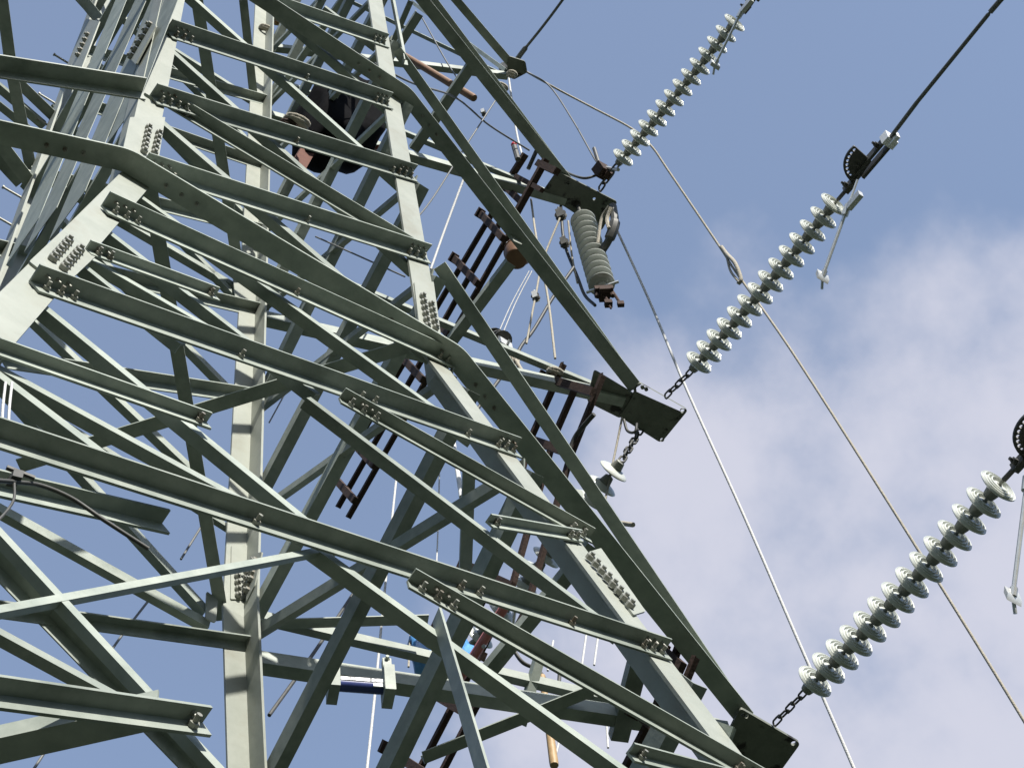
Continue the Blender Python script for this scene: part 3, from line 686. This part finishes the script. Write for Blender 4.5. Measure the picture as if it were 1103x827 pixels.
rope('black_cable', [atx(618, 288, 3.9), atx(596, 320, 3.75), atx(575, 355, 3.6), atx(562, 372, 3.5), atx(550, 392, 3.4), atx(500, 460, 3.0)], .016, DARK, 'black cable slanting behind the middle arm', 'cable')
rope('black_cable', [aty(472, 504, 2.4), aty(450, 545, 2.4), aty(432, 570, 2.4), aty(412, 592, 2.4)], .018, DARK, 'short black cable hanging in the middle of the tower', 'cable')
rope('black_cable', [aty(392, 622, 2.2), aty(340, 700, 2.2), aty(290, 770, 2.2)], .014, DARK, 'black cable right of the far leg', 'cable')
rope('jumper_cable', [atx(604, 222, 4.0), atx(608, 262, 4.05), atx(622, 298, 4.1), atx(630, 318, 4.12), atx(641, 329, 4.12)], .016, DARK, 'dark looped cable left of the hanging insulator', 'cable')
rope('white_line', [atx(612, 238, 4.0), atx(616, 275, 4.05), atx(622, 305, 4.1)], 0.0101, ROPE, 'rope hanging close along the hanging insulator', 'rope')
rope('white_line', [atx(670, 450, 3.95), atx(664, 480, 3.95), atx(652, 538, 3.9)], 0.0094, ROPE, 'pale rope in front of the white disc string below the middle plate', 'rope')
rope('thin_wire', [aty(320, 400, 1.3), aty(290, 455, 1.3)], .006, WIRE, 'thin wire stub right of the far leg', 'wire')
rope('thin_wire', [aty(165, 640, 3), aty(120, 700, 3), aty(35, 830, 3)], .010, WIRE, 'thin wire in the sky at the lower left', 'wire')
rope('thin_wire', [aty(220, 562, 1.4), aty(195, 602, 1.4)], .008, WIRE, 'thin wire left of the far leg', 'wire')
for (x0, y0, x1, y1, lb) in ((590, 722, 596, 690, 'short rope above the yellow stick'), (596, 822, 606, 785, 'short twisted rope beside the yellow stick'), (651, 740, 655, 805, 'short white rope below the far chord at the lower right'),
                         (627, 715, 632, 680, 'pale rope stub above the far chord'), (640, 716, 645, 680, 'second pale rope stub above the far chord')):
    rope('white_line', [aty(x0, y0, .9), aty(x1, y1, .9)], 0.0079, WROPE, lb, 'rope', None, 2)

# ------------------------------------------------------------------ working gear on the arms
bm = bmesh.new(); a, b = atx(432, 58, 2.0), atx(511, 106, 2.6); tube(bm, [Vector(), (b-a)*.98, b-a], [.035, .04, .036], 10)
o = link('bamboo_pole', bm, BROWN, None, True, 1.0); o.location = a; tag(o, 'brown bamboo pole tied under the top arm', 'pole')
bm = bmesh.new(); a, b = aty(584, 728, .9), aty(597, 824, .9); tube(bm, [Vector(), (b-a)*.97, b-a], [.022, .030, .028], 10)
o = link('bamboo_pole', bm, YEL, None, True, 1.0); o.location = a; tag(o, 'yellow stick hanging below the far chord of the lowest arm', 'pole')
# lever hoist with a pale red bar
a, b = atx(547, 648, 2.6), atx(493, 734, 2.6)
t = thing('lever_hoist', a, 'faded red bar of a lever hoist between the lower braces', 'hoist')
bm = bmesh.new(); tube(bm, [Vector(), b-a], .032, 10); link('red_bar', bm, REDP, t, True)
bm = bmesh.new()
for f in (.3, .5, .75): tube(bm, [(b-a)*f + Vector((.0, 0, -.05)), (b-a)*f + Vector((.06, .03, .08))], .014, 6)
pts = [(b-a)*.1 + Vector((.10, 0, .05)), (b-a)*.4 + Vector((.16, 0, 0)), (b-a)*.8 + Vector((.1, 0, -.02))]; tube(bm, curve_pts(pts), .014, 6)
link('hook_rod', bm, GALV, t, True)
# blue plastic bundles
def lump(px, py, y, sx, sy, sz, label, seed):
    random.seed(seed); bm = bmesh.new(); bmesh.ops.create_icosphere(bm, subdivisions=3, radius=1)
    ph = [random.uniform(0, 6) for _ in range(6)]
    for v in bm.verts:
        d = v.co.normalized(); k = 1 + .16*math.sin(5*d.x+ph[0]) + .14*math.sin(6*d.y+ph[1]) + .12*math.sin(9*d.z+ph[2]+3*d.x) + .06*math.sin(17*d.x+13*d.y+ph[3])
        v.co = Vector((d.x*sx*k, d.y*sy*k, d.z*sz*k))
    return bm
o = link('blue_bundle', lump(0, 0, 0, .13, .10, .16, '', 3), BLUEC, None, True, 1.0); o.location = aty(460, 703, 1.0); tag(o, 'crumpled blue plastic bundle hung left of the dark diagonal brace', 'bundle')
o = link('blue_bundle', lump(0, 0, 0, .10, .10, .18, '', 5), BLUEC, None, True, 1.0); o.location = aty(492, 705, 1.0); tag(o, 'crumpled blue plastic bundle hung right of the dark diagonal brace', 'bundle')
rope('white_line', [aty(442, 682, 1.0), aty(440, 718, 1.0)], 0.0072, ROPE, 'thin rope beside the left blue bundle', 'rope', None, 2)
# printed tube under the far chord, on two clamps
a, b = aty(362, 737, .72), aty(416, 741, .60)
t = thing('printed_tube', a, 'white tube with navy print clamped under the far chord of the lowest arm', 'tube'); ax = (b-a)
mt_ = bpy.data.materials.new('printed_tube'); mt_.use_nodes = True
bm = bmesh.new(); tube(bm, [Vector(), ax], .038, 14); link('tube', bm, NAVY, t, True, 1.0)
bm = bmesh.new(); up = Vector((0, 0, 1)); axn = ax.normalized(); s = axn.cross(up).normalized(); fr = -s if (-s).y < 0 else s
for f, w in ((.18, .03), (.30, .022), (.42, .035), (.62, .02), (.72, .02), (.84, .03)): box(bm, ax*f + fr*.038 + up*.012, axn*w, fr*.004, up*.014)
box(bm, ax*.9 - up*.02 + fr*.034, axn*.05, fr*.004, up*.014); link('white_print', bm, WHITEP, t)
for f in (-.06, 1.04):
    bm = bmesh.new(); c = ax*f; box(bm, c + up*.02, axn*.03, s*.07, up*.11); box(bm, c + up*.2, axn*.025, s*.02, up*.05); bolt(bm, c + up*.24, fr, .02, .02)
    link('clamp', bm, STEEL, t)
# black tarpaulin bundle with rope coils inside the body
bm = bmesh.new(); bmesh.ops.create_icosphere(bm, subdivisions=4, radius=1)
C0 = aty(366, 134, .2)
ex = (aty(412, 140, .2) - C0); ey = Vector((0, .4, 0)); ez = (aty(362, 96, .2) - C0)
for v in bm.verts:
    d = v.co.normalized(); mxx = max(abs(d.x), abs(d.y), abs(d.z)); d2 = d.lerp(d/mxx, .6); k = 1 + .05*math.sin(9*d.x+4*d.z) + .05*math.sin(8*d.z+5*d.y)
    v.co = (ex*d2.x + ey*d2.y + ez*d2.z)*k*.78
o = link('tarpaulin_bundle', bm, BLACKC, None, True, 1.2); o.location = C0; tag(o, 'black tarpaulin bundle inside the tower beside the right leg', 'bundle')
def coil(px, py, y, r, n, mt, label, tr=.02):
    bm = bmesh.new(); pts = [Vector((r*math.cos(k*.6), r*.5*math.sin(k*.6)+.01*k/6, r*.7*math.sin(k*.6+.5)+.012*math.sin(k))) for k in range(n)]
    tube(bm, pts, tr, 6); o = link('rope_coil', bm, mt, None, True, 1.2); o.location = aty(px, py, y); tag(o, label, 'rope')
coil(322, 128, 0.0, .10, 36, ROPE, 'tan and brown rope coil left of the black tarpaulin')
coil(312, 132, .05, .06, 24, RUST, 'small red-brown rope coil at the left end of the tarpaulin')
coil(414, 160, .1, .06, 24, REDP, 'small reddish rope coil at the right leg below the tarpaulin')
bm = bmesh.new(); a, b = aty(337, 152, .3), aty(316, 188, .3); ax = (b-a).normalized(); s = ax.cross(Vector((0, 1, 0))).normalized()
box(bm, (b-a)/2, (b-a)/2, s*.06, Vector((0, .05, 0))); tube(bm, [Vector((0, 0, 0)), (a-b)*.35 + Vector((.05, 0, 0))], .02, 6)
o = link('rusty_bracket', bm, mat('red_rust', (.09, .032, .022), (.13, .05, .03), .8), None); o.location = a; tag(o, 'rust red bracket hanging below the tarpaulin', 'bracket')
for (px, py, lb) in ((299, 20, 'tan rope lashing on the far leg near the top edge'), (288, 30, 'pale rope lashing on top of the far leg')): coil(px, py, .85, .07, 26, YEL if px > 290 else ROPE, lb, .022)
# bucket seen from below
a = atx(556, 279, 3.4); bm = bmesh.new(); dv = (CAM - a).normalized()
bz = Vector((0.25, 0, 1)).normalized(); mw = frame(Vector(), bz, Vector((1, 0, 0)))
lathe(bm, [(0, 0), (.095, 0), (.105, .01), (.135, .22), (.142, .22), (.142, .24), (.13, .24), (.10, .02), (0, .02)], 24, 0, mw)
t = thing('bucket', a, 'orange-brown bucket hung under the upper chord, seen from below', 'bucket'); link('bucket_body', bm, ORANGE, t, True, .7)
bm = bmesh.new(); tube(bm, [mw @ Vector((.138*math.cos(k*PI/12), 0, .23 + .17*math.sin(k*PI/12))) for k in range(13)], .007, 6); link('bucket_handle', bm, GALV, t, True)
# lifting hoist sitting on the upper far chord of the middle arm
a = atx(538, 368, 3.1)
t = thing('cable_hoist', a, 'grey cable hoist with drum on the upper chord of the middle arm', 'hoist'); ax = (atx(556, 374, 3.1)-a).normalized(); up = Vector((0, 0, 1)); s = ax.cross(up).normalized()
bm = bmesh.new(); lathe(bm, [(0, -.12), (.085, -.12), (.085, -.10), (.06, -.10), (.06, -.03), (.075, -.03), (.075, .0), (.06, .0), (.06, .08), (.085, .08), (.085, .10), (0, .10)], 16, 0, frame(up*.05, ax)); link('drum', bm, DARK, t, True, .6)
bm = bmesh.new(); box(bm, -ax*.16 + up*.05, ax*.03, s*.08, up*.07); box(bm, ax*.15 + up*.03, ax*.04, s*.06, up*.05); tube(bm, [ax*.2, ax*.28 + up*.1], .012, 6); tube(bm, curve_pts([-ax*.15 - up*.02, -ax*.1 - up*.2, ax*.05 - up*.25]), .016, 6); link('hoist_frame', bm, GALV, t)
# pulleys and rope bundle hanging between the middle arm's chords
a = atx(546, 384, 3.2); bm = bmesh.new()
for k in range(7): tube(bm, curve_pts([Vector((.045*k-.14, .0, .08)), Vector((.045*k-.12+.03*math.sin(k*2), .02*math.cos(k*3), -.03)), Vector((.05*k-.15+.04*math.cos(k), .03*math.sin(k), -.17))]), .016, 6)
o = link('rope_bundle', bm, ROPE, None, True, 1.2); o.location = a; tag(o, 'bundle of pale slings hanging between the chords of the middle arm', 'slings')
def pulley(P, r, label, hang=True, mt=GALV):
    t = thing('pulley_block', P, label, 'pulley'); bm = bmesh.new(); lathe(bm, [(0, -.02), (r, -.02), (r*.75, 0), (r, .02), (0, .02)], 16, 0, frame(Vector(), Vector((.8, .5, .2)))); link('sheave', bm, DARK, t, True, .6)
    bm = bmesh.new(); ax = Vector((.8, .5, .2)).normalized(); up = Vector((0, 0, 1)); s = ax.cross(up).normalized()
    for k in (-1, 1): box(bm, ax*.03*k + up*r*.4, ax*.005, s*r*.6, up*r*1.5)
    tube(bm, [up*r*1.6, up*r*3.2], .012, 6); link('cheek_plates', bm, mt, t)
    return t
pulley(atx(577, 320, 3.6), .04, 'small pulley on the pale rope above the middle arm', mt=GALV)
pulley(atx(604, 232, 3.85), .06, 'dark pulley block under the top crossarm plate', mt=DARK)
pulley(atx(608, 262, 3.95), .05, 'small dark pulley left of the hanging insulator', mt=DARK)
pulley(atx(543, 74, 3.45), .06, 'pulley lashed just under the top arm tip', mt=DARK)
coil(541, 92, -.1, .07, 26, ROPE, 'tan rope lashing on the chord below the top arm tip', .022)
coil(553, 78, -.25, .045, 30, ROPE, 'pale rope knot around the top arm tip', .02)
pulley(atx(521, 122, 3.0), .03, 'small bright pulley on the slack wire', mt=GALV)
# rusty clamp with bright pin where the thin wire meets the topmost string
a = atx(648, 184, 4.1); t = thing('wire_clamp', a, 'rusty clamp with a bright pin beside the start of the topmost string', 'clamp')
bm = bmesh.new(); box(bm, Vector(), Vector((.06, 0, .02)), Vector((0, .06, 0)), Vector((-.02, 0, .07))); box(bm, Vector((.05, -.02, -.07)), Vector((.04, 0, 0)), Vector((0, .04, 0)), Vector((0, 0, .04))); link('clamp_body', bm, RUST, t)
bm = bmesh.new(); tube(bm, [Vector((.03, -.05, .02)), atx(666, 183, 4.1)-a], .018, 8); link('bright_pin', bm, GALV, t, True)
bm = bmesh.new(); tube(bm, [atx(645, 176, 4.07)-a, atx(640, 160, 4.05)-a], .02, 8); link('clamp_eye', bm, DARK, t, True)
rope('steel_sling', [atx(645, 188, 4.1), atx(630, 192, 4.0), atx(615, 188, 3.95), atx(607, 183, 3.9)], .014, DARK, 'dark sling between the wire clamp and the upper chord', 'sling')
# dark roller and cover at the end of the top plate
a = atx(657, 228, 4.15); t = thing('roller_cover', a, 'dark curved cover with slings at the end of the top crossarm plate', 'cover'); 
bm = bmesh.new(); P = [atx(660, 222, 4.15)-a, atx(662, 240, 4.15)-a, atx(656, 258, 4.15)-a, atx(648, 271, 4.15)-a]; tube(bm, curve_pts(P), [.04]*10+[.055]*10+[.04]*11, 8); link('cover_body', bm, DARK, t, True)
bm = bmesh.new(); tube(bm, curve_pts([atx(656, 222, 4.1)-a, atx(648, 236, 4.1)-a, atx(644, 262, 4.1)-a]), .016, 6); tube(bm, curve_pts([atx(658, 224, 4.1)-a, atx(654, 236, 4.1)-a, atx(656, 246, 4.1)-a]), .02, 6); link('sling_loop', bm, ROPE, t, True)
rope('steel_sling', [atx(672, 452, 3.95), atx(676, 464, 3.97), atx(684, 465, 3.98), atx(686, 456, 3.98)], .012, DARK, 'small black wire loop under the middle crossarm plate', 'sling')
# rope lashings holding the ladders to the middle arm
for (px, py, lb) in ((600, 398, 'rope lashing on the left ladder rail at the middle arm'), (634, 416, 'rope lashing on the ladder next to the middle plate')): coil(px, py, .25, .06, 30, ROPE, lb, .018)
rope('pale_strip', [atx(660, 562, 3.95), atx(682, 565, 3.95)], .02, ROPE, 'short pale strip sticking out behind the right-hand chord', 'strip', None, 2)
# cable and clamp on the braces at the left edge
rope('black_cable', [on('F', -20, 516, True), on('F', 18, 519, True), on('F', 45, 523, True), on('F', 78, 537, True), on('F', 112, 560, True), on('F', 160, 591, True)], .0065, DARK, 'dark bent cable under the braces at the left edge', 'cable')
a = on('F', 16, 515, True); t = thing('cable_clamp', a, 'small dark clamp with a loose cable at the left edge', 'clamp')
bm = bmesh.new(); box(bm, Vector(), Vector((.014, 0, .006)), Vector((0, .02, 0)), Vector((0, 0, .018))); tube(bm, [Vector((-.03, 0, .03)), Vector((.05, -.01, .03))], .008, 6); link('clamp_body', bm, DARK, t)
bm = bmesh.new(); tube(bm, curve_pts([Vector((0, 0, -.01)), on('F', 14, 540, True)-a, on('F', -4, 562, True)-a, on('F', -16, 566, True)-a]), .004, 6); link('loose_cable', bm, DARK, t, True)
for x, lb in ((4, 'thin white cord loop at the left edge above the large brace'), (11, 'second thin white cord at the left edge above the large brace')):
    rope('hanging_rope', [on('F', x-2, 470, True), on('F', x-1, 440, True), on('F', x+2, 412, True)], .0045, WROPE, lb, 'cord')
# cable bundle behind the lowest arm
rope('black_cable', [aty(548, 690, .9), aty(562, 712, .9), aty(580, 722, .9), aty(599, 745, .9), aty(604, 712, .9)], .014, DARK, 'black cable loop hanging behind the lowest arm', 'cable')
bpy.data.objects.remove(DISC)
for o in list(COL.objects):
    if o.type == 'MESH' and o.parent is None and 'label' not in o and 'kind' not in o: print('unlabelled', o.name)
